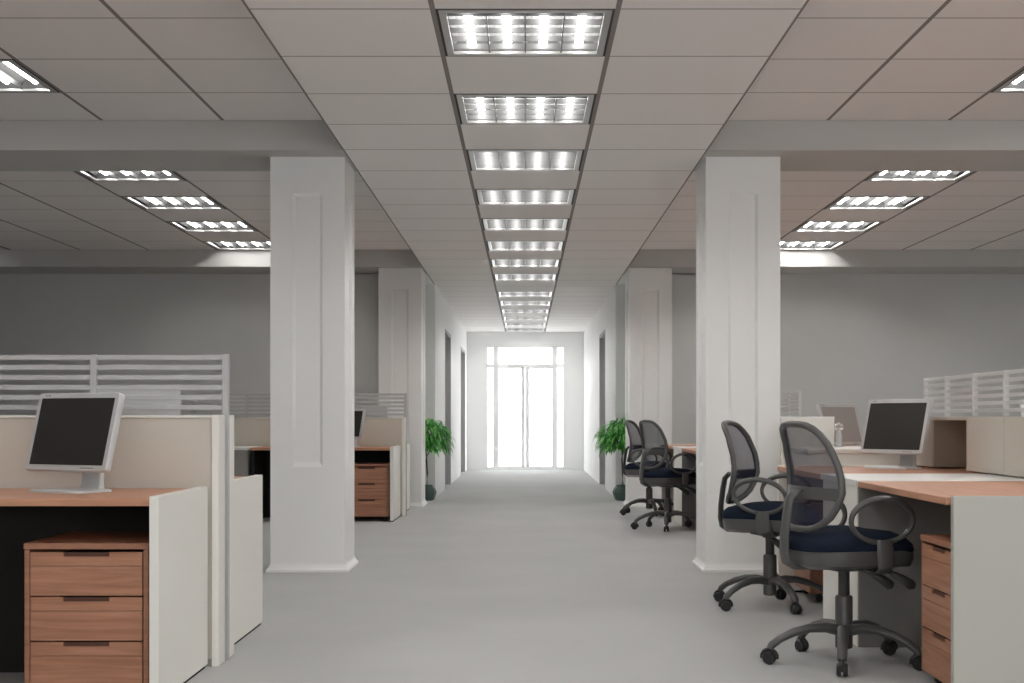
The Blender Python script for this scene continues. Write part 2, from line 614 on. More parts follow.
# daylight enters through this door: a sampling portal at the opening
pd = bpy.data.lights.new('door_portal', 'AREA')
pd.shape = 'RECTANGLE'
pd.size = 1.6
pd.size_y = 2.5
pd.cycles.is_portal = True
po = bpy.data.objects.new('door_portal', pd)
C.objects.link(po)
po.location = (0, Y_END + 0.14, 1.29)
po.rotation_euler = (-PI / 2, 0, 0)

# skirting boards of the bays and corridor
for s, nm in ((-1, 'left'), (1, 'right')):
    b = MB()
    b.box(s * 1.78, s * X_OUT, Y_BACK - 0.015, Y_BACK, 0, 0.09)
    struct(b.build('baseboard_back_' + nm, M['column'], bevel=0.003))

# columns: square, a sunk panel on each face, flared foot moulding
def column(s, y0, y1, label):
    xa, xb = (1.24, 1.75)
    if s < 0:
        xa, xb = -1.75, -1.24
    zt = Z_LOW + 0.01
    w, d = xb - xa, y1 - y0
    cx, cy = (xa + xb) / 2, (y0 + y1) / 2
    b = MB()
    zb0, zb1 = 0.72, 2.60
    rd, bev, mg = 0.018, 0.020, 0.152
    def face(wd, T):
        hw = wd / 2
        o = [(-hw, 0), (hw, 0), (hw, zt), (-hw, zt)]
        i = [(-hw + mg, zb0), (hw - mg, zb0), (hw - mg, zb1), (-hw + mg, zb1)]
        k = [(-hw + mg + bev, zb0 + bev * 1.8), (hw - mg - bev, zb0 + bev * 1.8), (hw - mg - bev, zb1 - bev), (-hw + mg + bev, zb1 - bev)]
        vs = [T(u, z, 0) for u, z in o] + [T(u, z, 0) for u, z in i] + [T(u, z, rd) for u, z in k]
        fs = []
        for q in range(4):
            q2 = (q + 1) % 4
            fs.append((q, q2, 4 + q2, 4 + q))
            fs.append((4 + q, 4 + q2, 8 + q2, 8 + q))
        fs.append((8, 9, 10, 11))
        b.add(vs, fs)
    face(w, lambda u, z, r: (cx + u, y0 + r, z))
    face(w, lambda u, z, r: (cx - u, y1 - r, z))
    face(d, lambda u, z, r: (xb - r, cy + u, z))
    face(d, lambda u, z, r: (xa + r, cy - u, z))
    t = thing('column', label, 'column', (0, 0, 0))
    t['kind'] = 'structure'
    b.build('column_shaft', M['column'], t)
    f = MB()
    prof = [(0.001, 0.062), (0.004, 0.048), (0.014, 0.030), (0.027, 0.016), (0.027, 0.0)]
    rg = []
    for off, z in reversed(prof):
        rg.append([(xa - off, y0 - off, z), (xb + off, y0 - off, z), (xb + off, y1 + off, z), (xa - off, y1 + off, z)])
    f.rings(rg)
    f.build('base_moulding', M['column'], t)
    return t


column(-1, 9.61, 10.16, 'near left white square column with sunk panel')
column(1, 9.61, 10.16, 'near right white square column with sunk panel behind the chairs')
column(-1, 16.70, Y_BACK - 0.005, 'far left white square column against the rear wall')
column(1, 16.70, Y_BACK - 0.005, 'far right white square column against the rear wall')

# ================================================================== CEILING LAMPS
def lamp_proto(name, label, group, tube_mat, nblade, z, reflect):
    t = thing(name, label, 'ceiling light', (0, 0, z), 0, group)
    h = 0.10
    a, b_ = CW / 2 - 0.0115, CP / 2 - 0.0055
    hs = MB()
    g = 0.045   # rim
    for k in (0,):
        hs.box(-a, a, -b_, -b_ + 0.012, 0, h)
        hs.box(-a, a, b_ - 0.012, b_, 0, h)
        hs.box(-a, -a + 0.012, -b_, b_, 0, h)
        hs.box(a - 0.012, a, -b_, b_, 0, h)
        hs.box(-a, a, -b_, b_, h, h + 0.015)
    hs.build('housing', M['reflector'], t)
    rm = MB()
    rm.box(-a + 0.012, a - 0.012, -b_ + 0.012, -b_ + g, -0.004, 0.012)
    rm.box(-a + 0.012, a - 0.012, b_ - g, b_ - 0.012, -0.004, 0.012)
    rm.box(-a + 0.012, -a + g, -b_ + g, b_ - g, -0.004, 0.012)
    rm.box(a - g, a - 0.012, -b_ + g, b_ - g, -0.004, 0.012)
    rm.build('rim', M['lamp_rim'], t, bevel=0.003)
    rf = MB()
    n = 4
    wd = (2 * a - 2 * g) / n
    for i in range(n):   # four shallow troughs
        x0 = -a + g + i * wd
        ps = [(x0, 0.035), (x0 + wd * 0.14, 0.068), (x0 + wd * 0.35, 0.088), (x0 + wd * 0.65, 0.088), (x0 + wd * 0.86, 0.068), (x0 + wd, 0.035)]
        for (p, q) in zip(ps, ps[1:]):
            rf.quad((p[0], -b_ + g, p[1]), (q[0], -b_ + g, q[1]), (q[0], b_ - g, q[1]), (p[0], b_ - g, p[1]))
    rf.build('reflector', M['reflector'], t)
    for i in range(n):
        x = -a + g + (i + 0.5) * wd
        tb = MB().tube([(x, -b_ + g + 0.01, 0.055), (x, b_ - g - 0.01, 0.055)], 0.021 if nblade else 0.018, 10)
        tb.build('tube', tube_mat, t, smooth=True)
    lv = MB()
    for i in range(1, n):
        x = -a + g + i * wd
        lv.box(x - 0.003, x + 0.003, -b_ + g, b_ - g, 0.004, 0.036)
    for j in range(nblade):
        y = -b_ + g + (j + 0.5) * (2 * b_ - 2 * g) / nblade
        lv.box(-a + g, a - g, y - 0.0015, y + 0.0015, 0.004, 0.030)
    lv.build('louvre', M['louvre'], t)
    return t


ORD = ['first', 'second', 'third', 'fourth', 'fifth', 'sixth', 'seventh', 'eighth', 'ninth', 'tenth', 'eleventh', 'twelfth', 'thirteenth', 'fourteenth']
pc = lamp_proto('ceiling_light', '', 'corridor ceiling lights', M['tube'], 5, Z_LOW, 1)
k = 0
for i, y in enumerate(LOW_ROWS):
    if y > 6.0:
        lab = '%s recessed louvred light along the corridor ceiling strip' % ORD[k]
        k += 1
    else:
        lab = 'recessed louvred corridor light overhead, before the first one in the frame'
    if i == 0:
        pc.location = (0, y + CP / 2, Z_LOW)
        pc['label'] = lab
    else:
        dup(pc, (0, y + CP / 2, Z_LOW), None, lab)
for s, nm, tm in ((-1, 'left', M['tube_left']), (1, 'right', M['tube_right'])):
    for c in SIDE_COLS:
        first = True
        p0 = lamp_proto('ceiling_light', '', 'ceiling lights of the %s bay' % nm, tm if c == 3.5 else M['tube_outer_' + nm], 0, Z_HIGH, 1)
        x = s * (c + 0.5) * CW
        for y in SIDE_FRONT + SIDE_BACK:
            q = (SIDE_BACK.index(y) if y in SIDE_BACK else -1)
            if y in SIDE_BACK and c == 3.5:
                lab = '%s recessed light behind the beam in the %s bay, %s row' % (ORD[q], nm, 'inner')
            elif y in SIDE_BACK:
                lab = '%s recessed light behind the beam in the %s bay, outer row' % (ORD[q], nm)
            elif abs(y - SIDE_FRONT[-1]) < 0.01 and c == 3.5:
                lab = 'recessed light cut by the %s picture edge, before the beam' % nm
            else:
                lab = 'recessed light of the %s bay overhead outside the picture' % nm
            loc = (x, y + CP / 2, Z_HIGH)
            if first:
                p0.location = loc
                p0['label'] = lab
                first = False
            else:
                dup(p0, loc, None, lab)

# ================================================================== FURNITURE
ZT = 0.765

def rounded_rect(w, d, r, n=5):
    pts = []
    for cx, cy, a0 in ((w / 2 - r, d / 2 - r, 0), (-w / 2 + r, d / 2 - r, 90), (-w / 2 + r, -d / 2 + r, 180), (w / 2 - r, -d / 2 + r, 270)):
        for k_ in range(n + 1):
            a = R(a0 + 90 * k_ / n)
            pts.append((cx + r * math.cos(a), cy + r * math.sin(a)))
    return pts


# --- drawer pedestal; origin at floor centre, drawers face -Y
def pedestal(label, loc, rz):
    t = thing('drawer_pedestal', label, 'drawer unit', loc, rz, None)
    w, d, z0, z1 = 0.46, 0.56, 0.05, 0.590
    b = MB()
    b.box(-w / 2, -w / 2 + 0.019, -d / 2, d / 2, z0, z1 - 0.024)
    b.box(w / 2 - 0.019, w / 2, -d / 2, d / 2, z0, z1 - 0.024)
    b.box(-w / 2 + 0.019, w / 2 - 0.019, d / 2 - 0.012, d / 2, z0, z1 - 0.024)
    b.box(-w / 2 + 0.019, w / 2 - 0.019, -d / 2, d / 2 - 0.012, z0, z0 + 0.018)
    b.build('carcass', M['drawer_edge'], t, bevel=0.0015)
    box(-w / 2 - 0.002, w / 2 + 0.002, -d / 2 - 0.004, d / 2, z1 - 0.023, z1).build('top_panel', M['drawer_edge'], t, bevel=0.002)
    h = (z1 - 0.024 - z0 - 0.016) / 3
    for i in range(3):
        za = z0 + 0.012 + i * h
        zb = za + h - 0.006
        dr = MB()
        wi = w / 2 - 0.023
        zs = zb - 0.052       # groove line below the pull band
        dr.box(-wi, wi, -d / 2 - 0.001, -d / 2 + 0.017, za, zs)
        # pull band with a notch cut from its upper edge
        nx = 0.085
        dr.box(-wi, -nx, -d / 2 - 0.001, -d / 2 + 0.017, zs + 0.002, zb)
        dr.box(nx, wi, -d / 2 - 0.001, -d / 2 + 0.017, zs + 0.002, zb)
        dr.box(-nx, nx, -d / 2 - 0.001, -d / 2 + 0.017, zs + 0.002, zb - 0.016)
        D = dr.build('drawer', M['drawer'], t)
        box(-nx, nx, -d / 2 + 0.006, -d / 2 + 0.016, zb - 0.016, zb - 0.001).build('finger_pull', M['recess'], D)
        box(-wi + 0.02, wi - 0.02, -d / 2 + 0.018, d / 2 - 0.05, za + 0.01, zb - 0.03).build('drawer_box', M['recess'], D)
    for sx in (-1, 1):
        for sy in (-1, 1):
            c = MB()
            x, y = sx * (w / 2 - 0.05), sy * (d / 2 - 0.06)
            c.box(x - 0.018, x + 0.018, y - 0.022, y + 0.022, 0.042, 0.05)
            c.tube([(x - 0.014, y, 0.022), (x + 0.014, y, 0.022)], 0.0215, 12)
            c.build('castor', M['castor'], t, smooth=True)
    return t


# --- flat monitor; origin on the desk, screen faces -Y
def monitor(label, loc, rz, screen='screen', tilt=15):
    t = thing('computer_monitor', label, 'monitor', loc, rz)
    pl = [(x - 0.02, y) for x, y in rounded_rect(0.30, 0.20, 0.04)]
    MB().rings([[(x, y, 0.0005) for x, y in pl], [(x * 0.985, y * 0.98, 0.009) for x, y in pl], [(x * 0.93, y * 0.9, 0.012) for x, y in pl]]).build('stand_base', M['silver'], t, smooth=True)
    nk = MB()
    def ring(y, z, w=0.108, d=0.026):
        return [(x + 0.030, y + q + 0.022, z) for x, q in rounded_rect(w, d, 0.010, 3)]
    nk.rings([ring(0.045, 0.010, 0.114, 0.04), ring(0.05, 0.03), ring(0.055, 0.13), ring(0.052, 0.20), ring(0.045, 0.25)])
    nk.build('stand_neck', M['silver'], t, smooth=True)
    # head, tilted back about its centre
    w, h = 0.435, 0.322
    A = R(tilt)
    def T(x, y, z):   # local head coords -> thing coords
        return (x, y * math.cos(A) + z * math.sin(A) - 0.005, 0.242 - y * math.sin(A) + z * math.cos(A))
    def rr(w_, h_, y, r=0.012):
        return [T(x, y, z) for x, z in reversed(rounded_rect(w_, h_, r, 3))]
    b = MB()
    b.rings([rr(w - 0.006, h - 0.006, -0.006), rr(w, h, -0.002), rr(w, h, 0.022), rr(w - 0.02, h - 0.02, 0.030), rr(w - 0.13, h - 0.12, 0.050)])
    b.build('monitor_casing', M['silver'], t, smooth=True)
    s = MB()
    s.rings([rr(w - 0.044, h - 0.046, -0.0062, 0.002), rr(w - 0.044, h - 0.046, -0.0074, 0.002)])
    s.build('screen', M[screen], t)
    k_ = MB()
    for i in range(5):   # small buttons low on the right of the bezel
        x = 0.085 + i * 0.014
        k_.rings([[T(x + dx, y, -h / 2 + 0.011 + dz) for dx, dz in ((0, -0.002), (0, 0.002), (0.008, 0.002), (0.008, -0.002))] for y in (-0.0058, -0.0078)])
    k_.build('bezel_buttons', M['mark'], t)
    k_ = MB()            # small maker's mark, upper left
    for i, ww in enumerate((0.006, 0.004, 0.006, 0.005)):
        x = -0.182 + i * 0.008
        k_.rings([[T(x + dx, y, h / 2 - 0.013 + dz) for dx, dz in ((0, -0.002), (0, 0.003), (ww, 0.003), (ww, -0.002))] for y in (-0.0058, -0.0068)])
    k_.build('bezel_mark', M['mark'], t)
    return t


# --- horizontal slat screen, local X is its length, origin at the base of one end
def slat_screen(label, loc, rz, length, z0, z1, posts, n=6, infill=None, foot=None, group=None, finish='slat'):
    t = thing('slat_screen', label, 'slatted screen', loc, rz, group)
    pitch = (z1 - z0) / n
    for i in range(n):
        zt = z1 - i * pitch
        box(0.0, length, -0.008, 0.008, zt - pitch * 0.50, zt).build('slat', M[finish], t, bevel=0.002)
    for i, x in enumerate(posts):
        zb = foot if (foot is not None and i == 0) else z0 + 0.0005
        pw = 0.014 if finish == 'slat' else 0.008
        box(x - pw, x + pw, -0.013, 0.013, zb, z1 + 0.002).build('post', M[finish], t, bevel=0.002)
    if infill:
        box(infill[0], infill[1], -0.004, 0.004, z0 - 0.01, z0 + pitch * 3).build('infill_plate', M[finish], t)  # added plate imitating a pale reflection in the lower gaps
    return t


LEFT_X0, LEFT_X1 = -1.345, -2.80

def left_cluster(dy, where, W2, first):
    """two desks back to back, seen from the front; end panels face the aisle"""
    out = []
    ZT = 0.757
    def desk(label, y0, y1, yfront, ymod):
        t = thing('office_desk', label, 'desk', (-2.0, y0 + dy, 0))
        lx = lambda x: x + 2.0
        ya, yb = 0.0, y1 - y0
        b = MB().box(lx(LEFT_X1), lx(LEFT_X0 - 0.037), ya + 0.005, yb - 0.005, ZT - 0.028, ZT)
        b.build('desktop', M['wood'], t, bevel=0.004)
        box(lx(LEFT_X0 - 0.036), lx(LEFT_X0), ya, yb, 0.012, ZT + 0.008).build('end_panel', M['laminate'], t, bevel=0.002)
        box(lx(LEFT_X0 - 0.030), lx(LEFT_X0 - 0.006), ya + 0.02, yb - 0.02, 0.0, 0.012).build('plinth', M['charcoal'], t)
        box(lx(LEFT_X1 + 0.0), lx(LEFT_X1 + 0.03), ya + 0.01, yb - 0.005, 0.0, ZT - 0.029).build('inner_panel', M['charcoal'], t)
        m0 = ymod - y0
        box(lx(LEFT_X1 + 0.031), lx(LEFT_X0 - 0.037), m0, m0 + 0.02, 0.0, ZT - 0.029).build('modesty_panel', M['charcoal'], t)  # near-black colour holds the shade under the desk
        return t
    desk('wood topped desk with cream end panel at the %s left, facing the viewer' % where, 5.14, 5.93, 5.14, 5.80)
    desk('desk with cream end panel behind the %s left beige partition' % where, 6.26, 7.17, 7.17, 6.40)
    for y0, y1, wh in ((5.935, 6.06, 'front'), (6.15, 6.255, 'rear')):
        t = thing('partition', '%s beige desk partition of the %s left workstation pair' % (wh, where), 'partition', (-2.0, y0 + dy, 0))
        d = y1 - y0
        box(-2.2, 0.67, 0.012, d - 0.012, 0.03, 1.055).build('fabric_panel', M['beige'], t, bevel=0.004)
        box(0.67, 0.70, 0.0, d, 0.0, 1.068).build('end_trim', M['laminate'], t, bevel=0.003)
        box(-2.2, 0.67, 0.004, d - 0.004, 1.055, 1.066).build('top_trim', M['laminate'], t, bevel=0.002)
        box(-2.2, 0.67, 0.004, d - 0.004, 0.0, 0.03).build('bottom_trim', M['grey_panel'], t)
    L = 2.2 if True else 0
    posts = [0.014] + [0.014 + 0.575 * q for q in range(1, 5)]
    t = slat_screen('silver slatted screen above the %s left beige partitions' % where,
                    (-1.292, 6.105 + dy, 0), PI, 2.35, 1.068, 1.329, posts, 6, (0.21, 0.575), foot=0.0)
    pedestal('walnut three drawer pedestal under the %s left desk' % where, (-1.627, 5.47 + dy, 0), 0)
    # neighbouring storage unit further left, white top, grey front
    t = thing('low_cabinet', 'grey fronted low cabinet with white top left of the %s left desk' % where, 'cabinet', (-3.52, 5.48 + dy, 0))
    box(-0.70, 0.70, -0.40, 0.42, ZT - 0.025, ZT + 0.003).build('cabinet_top', M['white_top'], t, bevel=0.003)
    box(-0.69, 0.69, -0.36, 0.41, 0.02, ZT - 0.026).build('cabinet_body', M['grey_panel'], t)
    for q in (-1, 1):
        box(min(0, q * 0.685), max(0, q * 0.685) - 0.003, -0.378, -0.361, 0.03, ZT - 0.03).build('cabinet_door', M['grey_panel'], t, bevel=0.002)
    box(-0.66, 0.66, -0.33, 0.38, 0.0, 0.02).build('plinth', M['charcoal'], t)


left_cluster(0.0, 'near', 0, True)
left_cluster(9.15, 'far', 0, False)
monitor('silver flat monitor with dark screen on the near left desk', (-1.812, 5.62, 0.757), R(-27))
monitor('silver flat monitor with dark screen on the far left desk, half hidden by the column', (-1.89, 14.75, 0.757), R(-27))


RX = 1.525      # aisle-side edge of the right desks
HX0, HX1 = 2.35, 2.62

def right_cluster(dy, where):
    def desk(label, y0, y1, near_panel):
        t = thing('office_desk', label, 'desk', (RX, y0 + dy, 0))
        L = y1 - y0
        off = 0.036
        ya = off if near_panel else 0.0
        yb = L if near_panel else L - off
        box(0.0, HX1 - RX, ya, yb, ZT - 0.028, ZT).build('desktop', M['wood_y'], t, bevel=0.004)
        if near_panel:
            box(0.020, HX1 - RX, 0.0, off - 0.001, 0.012, ZT + 0.006).build('end_panel', M['green_grey'], t, bevel=0.002)
            box(0.02, HX1 - RX - 0.02, 0.008, off - 0.008, 0.0, 0.012).build('plinth', M['charcoal'], t)
        else:
            box(0.008, HX1 - RX, L - off + 0.001, L, 0.012, ZT + 0.006).build('end_panel', M['laminate'], t, bevel=0.002)
            box(0.02, HX1 - RX - 0.02, L - off + 0.008, L - 0.008, 0.0, 0.012).build('plinth', M['charcoal'], t)
        box(0.86, 0.88, ya + 0.002, yb - 0.002, 0.0, ZT - 0.029).build('modesty_panel', M['grey_panel'], t)
        return t
    desk('wood topped desk with pale end panel, front of the %s right workstations' % where, 5.05, 6.42, True)
    desk('wood topped desk behind the white topped cabinet of the %s right workstations' % where, 7.23, 8.51, False)
    # white topped cabinet between the two desks
    t = thing('low_cabinet', 'white topped low cabinet between the two desks, %s right' % where, 'cabinet', (RX, 6.43 + dy, 0))
    box(-0.004, HX1 - RX, 0.0, 0.79, ZT - 0.026, ZT + 0.004).build('cabinet_top', M['white_top'], t, bevel=0.003)
    box(0.006, HX1 - RX, 0.03, 0.77, 0.0, ZT - 0.027).build('cabinet_body', M['laminate'], t, bevel=0.002)
    box(0.008, HX1 - RX, 0.006, 0.029, 0.0, ZT - 0.027).build('side_panel', M['grey_panel'], t, bevel=0.002)
    # hutch on the desks: closed doors, then an open cubby
    t = thing('desk_hutch', 'beige hutch with closed doors and an open cubby on the %s right desks' % where, 'hutch', (HX0, 5.06 + dy, ZT + 0.0075))
    H = 1.062 - ZT - 0.008
    D = HX1 - HX0
    yc0, yc1, ye = 2.40, 3.03, 3.44
    b = MB()
    b.box(0.0185, D, 0.0, yc0 - 0.02, H - 0.018, H)
    b.box(0.0, D, yc0 - 0.02, ye, H - 0.018, H)
    b.box(0.0, D, 0.0, 0.02, 0, H - 0.0185)
    b.box(0.0, D, yc0 - 0.02, yc0, 0, H - 0.018)
    b.box(0.0, D, yc1, ye, 0, H - 0.018)
    b.box(0.02, D, 0.02, yc0 - 0.02, 0, 0.018)
    b.build('hutch_frame', M['beige'], t, bevel=0.002)
    ln = MB()
    ln.box(D - 0.012, D - 0.001, yc0 + 0.001, yc1 - 0.001, 0.0, H - 0.019)
    ln.box(0.01, D - 0.013, yc1 - 0.010, yc1 - 0.001, 0.0, H - 0.019)
    ln.build('cubby_lining', M['tan'], t)
    ds = [0.022, 0.62, 1.22, 1.815, yc0 - 0.022]
    for a, b_ in zip(ds, ds[1:]):
        box(0.0, 0.018, a + 0.0015, b_ - 0.0015, 0.004, H - 0.0005).build('hutch_door', M['beige'], t, bevel=0.002)
    slat_screen('silver slatted screen standing on the %s right hutch' % where, (2.42, 8.48 + dy, 1.066), -PI / 2, 3.40, 0.0, 0.228,
                [0.014, 0.45, 0.94, 1.43, 1.92, 2.41, 2.90, 3.386], 6, finish='slat_pale')
    # desk on the other side
    t = thing('office_desk', 'desk on the far side of the %s right hutch' % where, 'desk', (2.66, 5.06 + dy, 0))
    box(0, 0.8, 0, 3.44, ZT - 0.028, ZT).build('desktop', M['wood_y'], t, bevel=0.004)
    for y in (0.0, 1.7, 3.404):
        box(0.01, 0.79, y, y + 0.036, 0, ZT - 0.029).build('end_panel', M['laminate'], t, bevel=0.002)
    a = pedestal('walnut drawer pedestal at the front of the %s right workstations' % where, (1.582 + 0.28, 5.36 + dy, 0), -PI / 2)
    if dy == 0:   # the far one is hidden behind chairs and cabinet
        pedestal('walnut drawer pedestal under the second %s right desk' % where, (1.63 + 0.28, 8.235 + dy, 0), -PI / 2)


right_cluster(0.0, 'near')
right_cluster(7.25, 'far')
monitor('silver flat monitor with dark screen on the near right desk by the cubby', (2.13, 8.05, ZT), R(-52))
monitor('silver monitor with only its corner in the picture, behind the right hutch', (2.97, 7.75, ZT), R(-8))

# storage beyond the second desk
t = thing('low_cabinet', 'pale low cabinet behind the near right monitor, before the upright panel', 'cabinet', (1.72, 8.53, 0))
box(0.0, 0.90, 0.0, 0.86, 0.84, 0.866).build('cabinet_top', M['laminate'], t, bevel=0.003)
box(0.01, 0.89, 0.012, 0.85, 0.0, 0.839).build('cabinet_body', M['laminate'], t, bevel=0.002)
t = thing('partition', 'upright cream panel beside the near right column, behind the chair', 'partition', (1.725, 9.42, 0))
box(0.0, 0.355, 0.0, 0.035, 0.0, 1.055).build('panel_board', M['laminate'], t, bevel=0.003)
box(-0.002, 0.357, -0.002, 0.037, 1.055, 1.066).build('top_trim', M['white_top'], t, bevel=0.002)
t = thing('office_desk', 'desk beside the right column carrying the pale screened monitor', 'desk', (1.86, 9.50, 0))
box(0.0, 1.6, 0.0, 1.7, ZT - 0.028, ZT).build('desktop', M['wood_y'], t, bevel=0.004)
for y in (0.0, 1.664):
    box(0.01, 1.59, y, y + 0.036, 0, ZT - 0.029).build('end_panel', M['laminate'], t, bevel=0.002)
monitor('silver monitor with pale grey screen beyond the low cabinet, turned to the right', (2.42, 10.75, ZT), R(38), 'screen_pale')
t = thing('desk_ornament', 'small chrome topped ornament on the low cabinet before the pale screened monitor', 'ornament', (2.085, 9.30, 0.866))
MB().lathe([(0.024, 0.0005), (0.026, 0.01), (0.018, 0.02), (0.020, 0.07), (0.014, 0.10), (0.010, 0.112)], n=20).build('ornament_body', M['slat'], t, smooth=True)
b = MB()
pts = []
for i in range(15):
    a = R(-140 + 280 * i / 14)
    pts.append((0.022 * math.sin(a), 0.0, 0.130 + 0.022 * math.cos(a)))
b.tube(pts, 0.008, 10)
b.lathe([(0.003, 0.106), (0.012, 0.110), (0.012, 0.122), (0.003, 0.126)], n=16)
b.build('chrome_loop', M['chrome'], t, smooth=True)


# ================================================================== CHAIRS
def chair(label, loc, rz, base_rot):
    """facing +X; origin on the floor under the gas column"""
    t = thing('office_chair', label, 'office chair', loc, rz, 'grey mesh backed office chairs')
    br = base_rot - rz
    hub = MB()
    hub.lathe([(0.030, 0.065), (0.037, 0.07), (0.037, 0.285), (0.033, 0.292), (0.026, 0.294)], n=22)
    hub.build('hub', M['chair_grey'], t, smooth=True)
    gc = MB().lathe([(0.0245, 0.29), (0.0245, 0.395), (0.028, 0.40), (0.028, 0.41)], n=20)
    gc.build('gas_column', M['chair_dark'], t, smooth=True)
    for i in range(5):
        a = br + i * 2 * PI / 5
        ca, sa = math.cos(a), math.sin(a)
        P = [(0.02, 0.142), (0.08, 0.155), (0.15, 0.153), (0.22, 0.135), (0.28, 0.108), (0.315, 0.082), (0.325, 0.066)]
        rr_ = [0.031, 0.028, 0.025, 0.023, 0.021, 0.021, 0.018]
        arm = MB().tube([(r * ca, r * sa, z) for r, z in P], rr_, 10, flat=0.8)
        A_ = arm.build('base_arm', M['chair_grey'], t, smooth=True)
        c = MB()
        cr = a + 0.5 * (i % 3) - 0.5
        cx, cy = 0.325 * ca, 0.325 * sa
        dx, dy = -math.sin(cr), math.cos(cr)
        for sgn in (-1, 1):
            o1, o2 = 0.005 * sgn, 0.023 * sgn
            c.tube([(cx + dx * o1, cy + dy * o1, 0.0285), (cx + dx * (o1 + o2) / 2, cy + dy * (o1 + o2) / 2, 0.0285), (cx + dx * o2, cy + dy * o2, 0.0285)], [0.0280, 0.0285, 0.023], 16)
        # wheel cover
        hood = []
        for q in range(9):
            an = R(-10 + 200 * q / 8)
            hood.append((cx + math.cos(cr) * 0.033 * math.cos(an), cy + math.sin(cr) * 0.033 * math.cos(an), 0.031 + 0.033 * math.sin(an)))
        c.tube(hood, 0.009, 8)
        c.build('castor', M['castor'], A_, smooth=True)
    # mechanism and its two levers
    mc = MB()
    pr = rounded_rect(0.20, 0.15, 0.03, 3)
    mc.rings([[(x * 0.5, y * 0.6, 0.398) for x, y in pr], [(x, y, 0.41) for x, y in pr], [(x * 1.1, y * 1.1, 0.445) for x, y in pr]])
    mc.build('tilt_mechanism', M['chair_dark'], t, smooth=True)
    for (yy, xx) in ((-0.13, 0.02), (-0.17, 0.10)):
        lv = MB()
        lv.tube([(xx - 0.03, yy * 0.5, 0.425), (xx + 0.02, yy, 0.405), (xx + 0.065, yy - 0.03, 0.375), (xx + 0.10, yy - 0.035, 0.352), (xx + 0.115, yy - 0.035, 0.348)],
                [0.007, 0.010, 0.018, 0.022, 0.015], 10, flat=0.6, up=(0, 1, 0))
        lv.build('lever', M['chair_dark'], t, smooth=True)
    # seat
    def seat_ring(z, sx, sy, drop=0.0, cx=0.005):
        pts_ = []
        N = 40
        for q in range(N):
            an = 2 * PI * q / N
            c_, s_ = math.cos(an), math.sin(an)
            e_ = 2 / 3.4
            x = sx * (abs(c_) ** e_) * (1 if c_ >= 0 else -1)
            y = sy * (abs(s_) ** e_) * (1 if s_ >= 0 else -1) * (1 - 0.07 * max(0, -x / sx))
            zz = z - drop * max(0, (x - 0.10) / 0.15) ** 2 + 0.010 * abs(y / sy) ** 2
            pts_.append((x + cx, y, zz))
        return pts_
    sh = MB()
    sh.rings([seat_ring(0.412, 0.14, 0.13), seat_ring(0.416, 0.20, 0.20, 0.006), seat_ring(0.432, 0.238, 0.236, 0.018),
              seat_ring(0.468, 0.250, 0.248, 0.024), seat_ring(0.492, 0.250, 0.248, 0.026)])
    sh.build('seat_shell', M['chair_grey'], t, smooth=True)
    cs = MB()
    cs.rings([seat_ring(0.4925, 0.246, 0.244, 0.026), seat_ring(0.512, 0.253, 0.250, 0.028), seat_ring(0.535, 0.248, 0.245, 0.036),
              seat_ring(0.556, 0.222, 0.222, 0.038), seat_ring(0.570, 0.165, 0.17, 0.024), seat_ring(0.576, 0.09, 0.10, 0.0), seat_ring(0.577, 0.03, 0.03)])
    cs.build('seat_cushion', M['navy'], t, smooth=True)
    # back
    Z0, Z1 = 0.585, 1.027
    def bx(tt, u):     # x of the back surface at height fraction tt and side fraction u (-1..1)
        kx = [(0.0, -0.222), (0.18, -0.200), (0.38, -0.187), (0.55, -0.190), (0.78, -0.212), (1.01, -0.248)]
        lean = kx[-1][1]
        for (a0, v0), (a1, v1) in zip(kx, kx[1:]):
            if a0 <= tt <= a1:
                f_ = (tt - a0) / (a1 - a0)
                lean = v0 + (v1 - v0) * (f_ * f_ * (3 - 2 * f_) * 0.5 + f_ * 0.5)
                break
        return lean + 0.050 * u * u
    prof = [(0.00, 0.060), (0.015, 0.105), (0.06, 0.150), (0.13, 0.182), (0.24, 0.207), (0.36, 0.217), (0.48, 0.214), (0.60, 0.206),
            (0.72, 0.193), (0.82, 0.176), (0.90, 0.156), (0.96, 0.128), (0.99, 0.095), (1.0, 0.055)]
    def half(tt):
        for (a0, w0), (a1, w1) in zip(prof, prof[1:]):
            if a0 <= tt <= a1:
                return w0 + (w1 - w0) * (tt - a0) / (a1 - a0)
        return prof[-1][1]
    outline = []
    for tt, w_ in prof:
        outline.append((bx(tt, w_ / 0.217), w_, Z0 + (Z1 - Z0) * tt))
    outline.append((bx(1.0, 0), 0, Z1 + 0.002))
    for tt, w_ in reversed(prof):
        outline.append((bx(tt, w_ / 0.217), -w_, Z0 + (Z1 - Z0) * tt))
    outline.append((bx(0.0, 0), 0, Z0 - 0.001))
    fr_ = MB()
    fr_.tube(outline, 0.0145, 10, closed=True, up=(1, 0, 0), flat=1.15)
    # lumbar band
    tb0, tb1 = 0.285, 0.40
    N = 14
    vs, fs = [], []
    for off in (0.0, 0.012):
        for tt in (tb0, tb1):
            for q in range(N + 1):
                u = -1 + 2 * q / N
                w_ = half(tt)
                dip = 0.0
                vs.append((bx(tt, u * w_ / 0.217) - off - 0.002, u * w_, Z0 + (Z1 - Z0) * tt + dip))
    n1 = N + 1
    for q in range(N):
        fs.append((q, q + 1, n1 + q + 1, n1 + q))
        fs.append((2 * n1 + q, 3 * n1 + q, 3 * n1 + q + 1, 2 * n1 + q + 1))
        fs.append((q, 2 * n1 + q, 2 * n1 + q + 1, q + 1))
        fs.append((n1 + q, n1 + q + 1, 3 * n1 + q + 1, 3 * n1 + q))
    fr_.add(vs, fs)
    fr_.build('back_frame', M['chair_grey'], t, smooth=True)
    # mesh surface
    ms = MB()
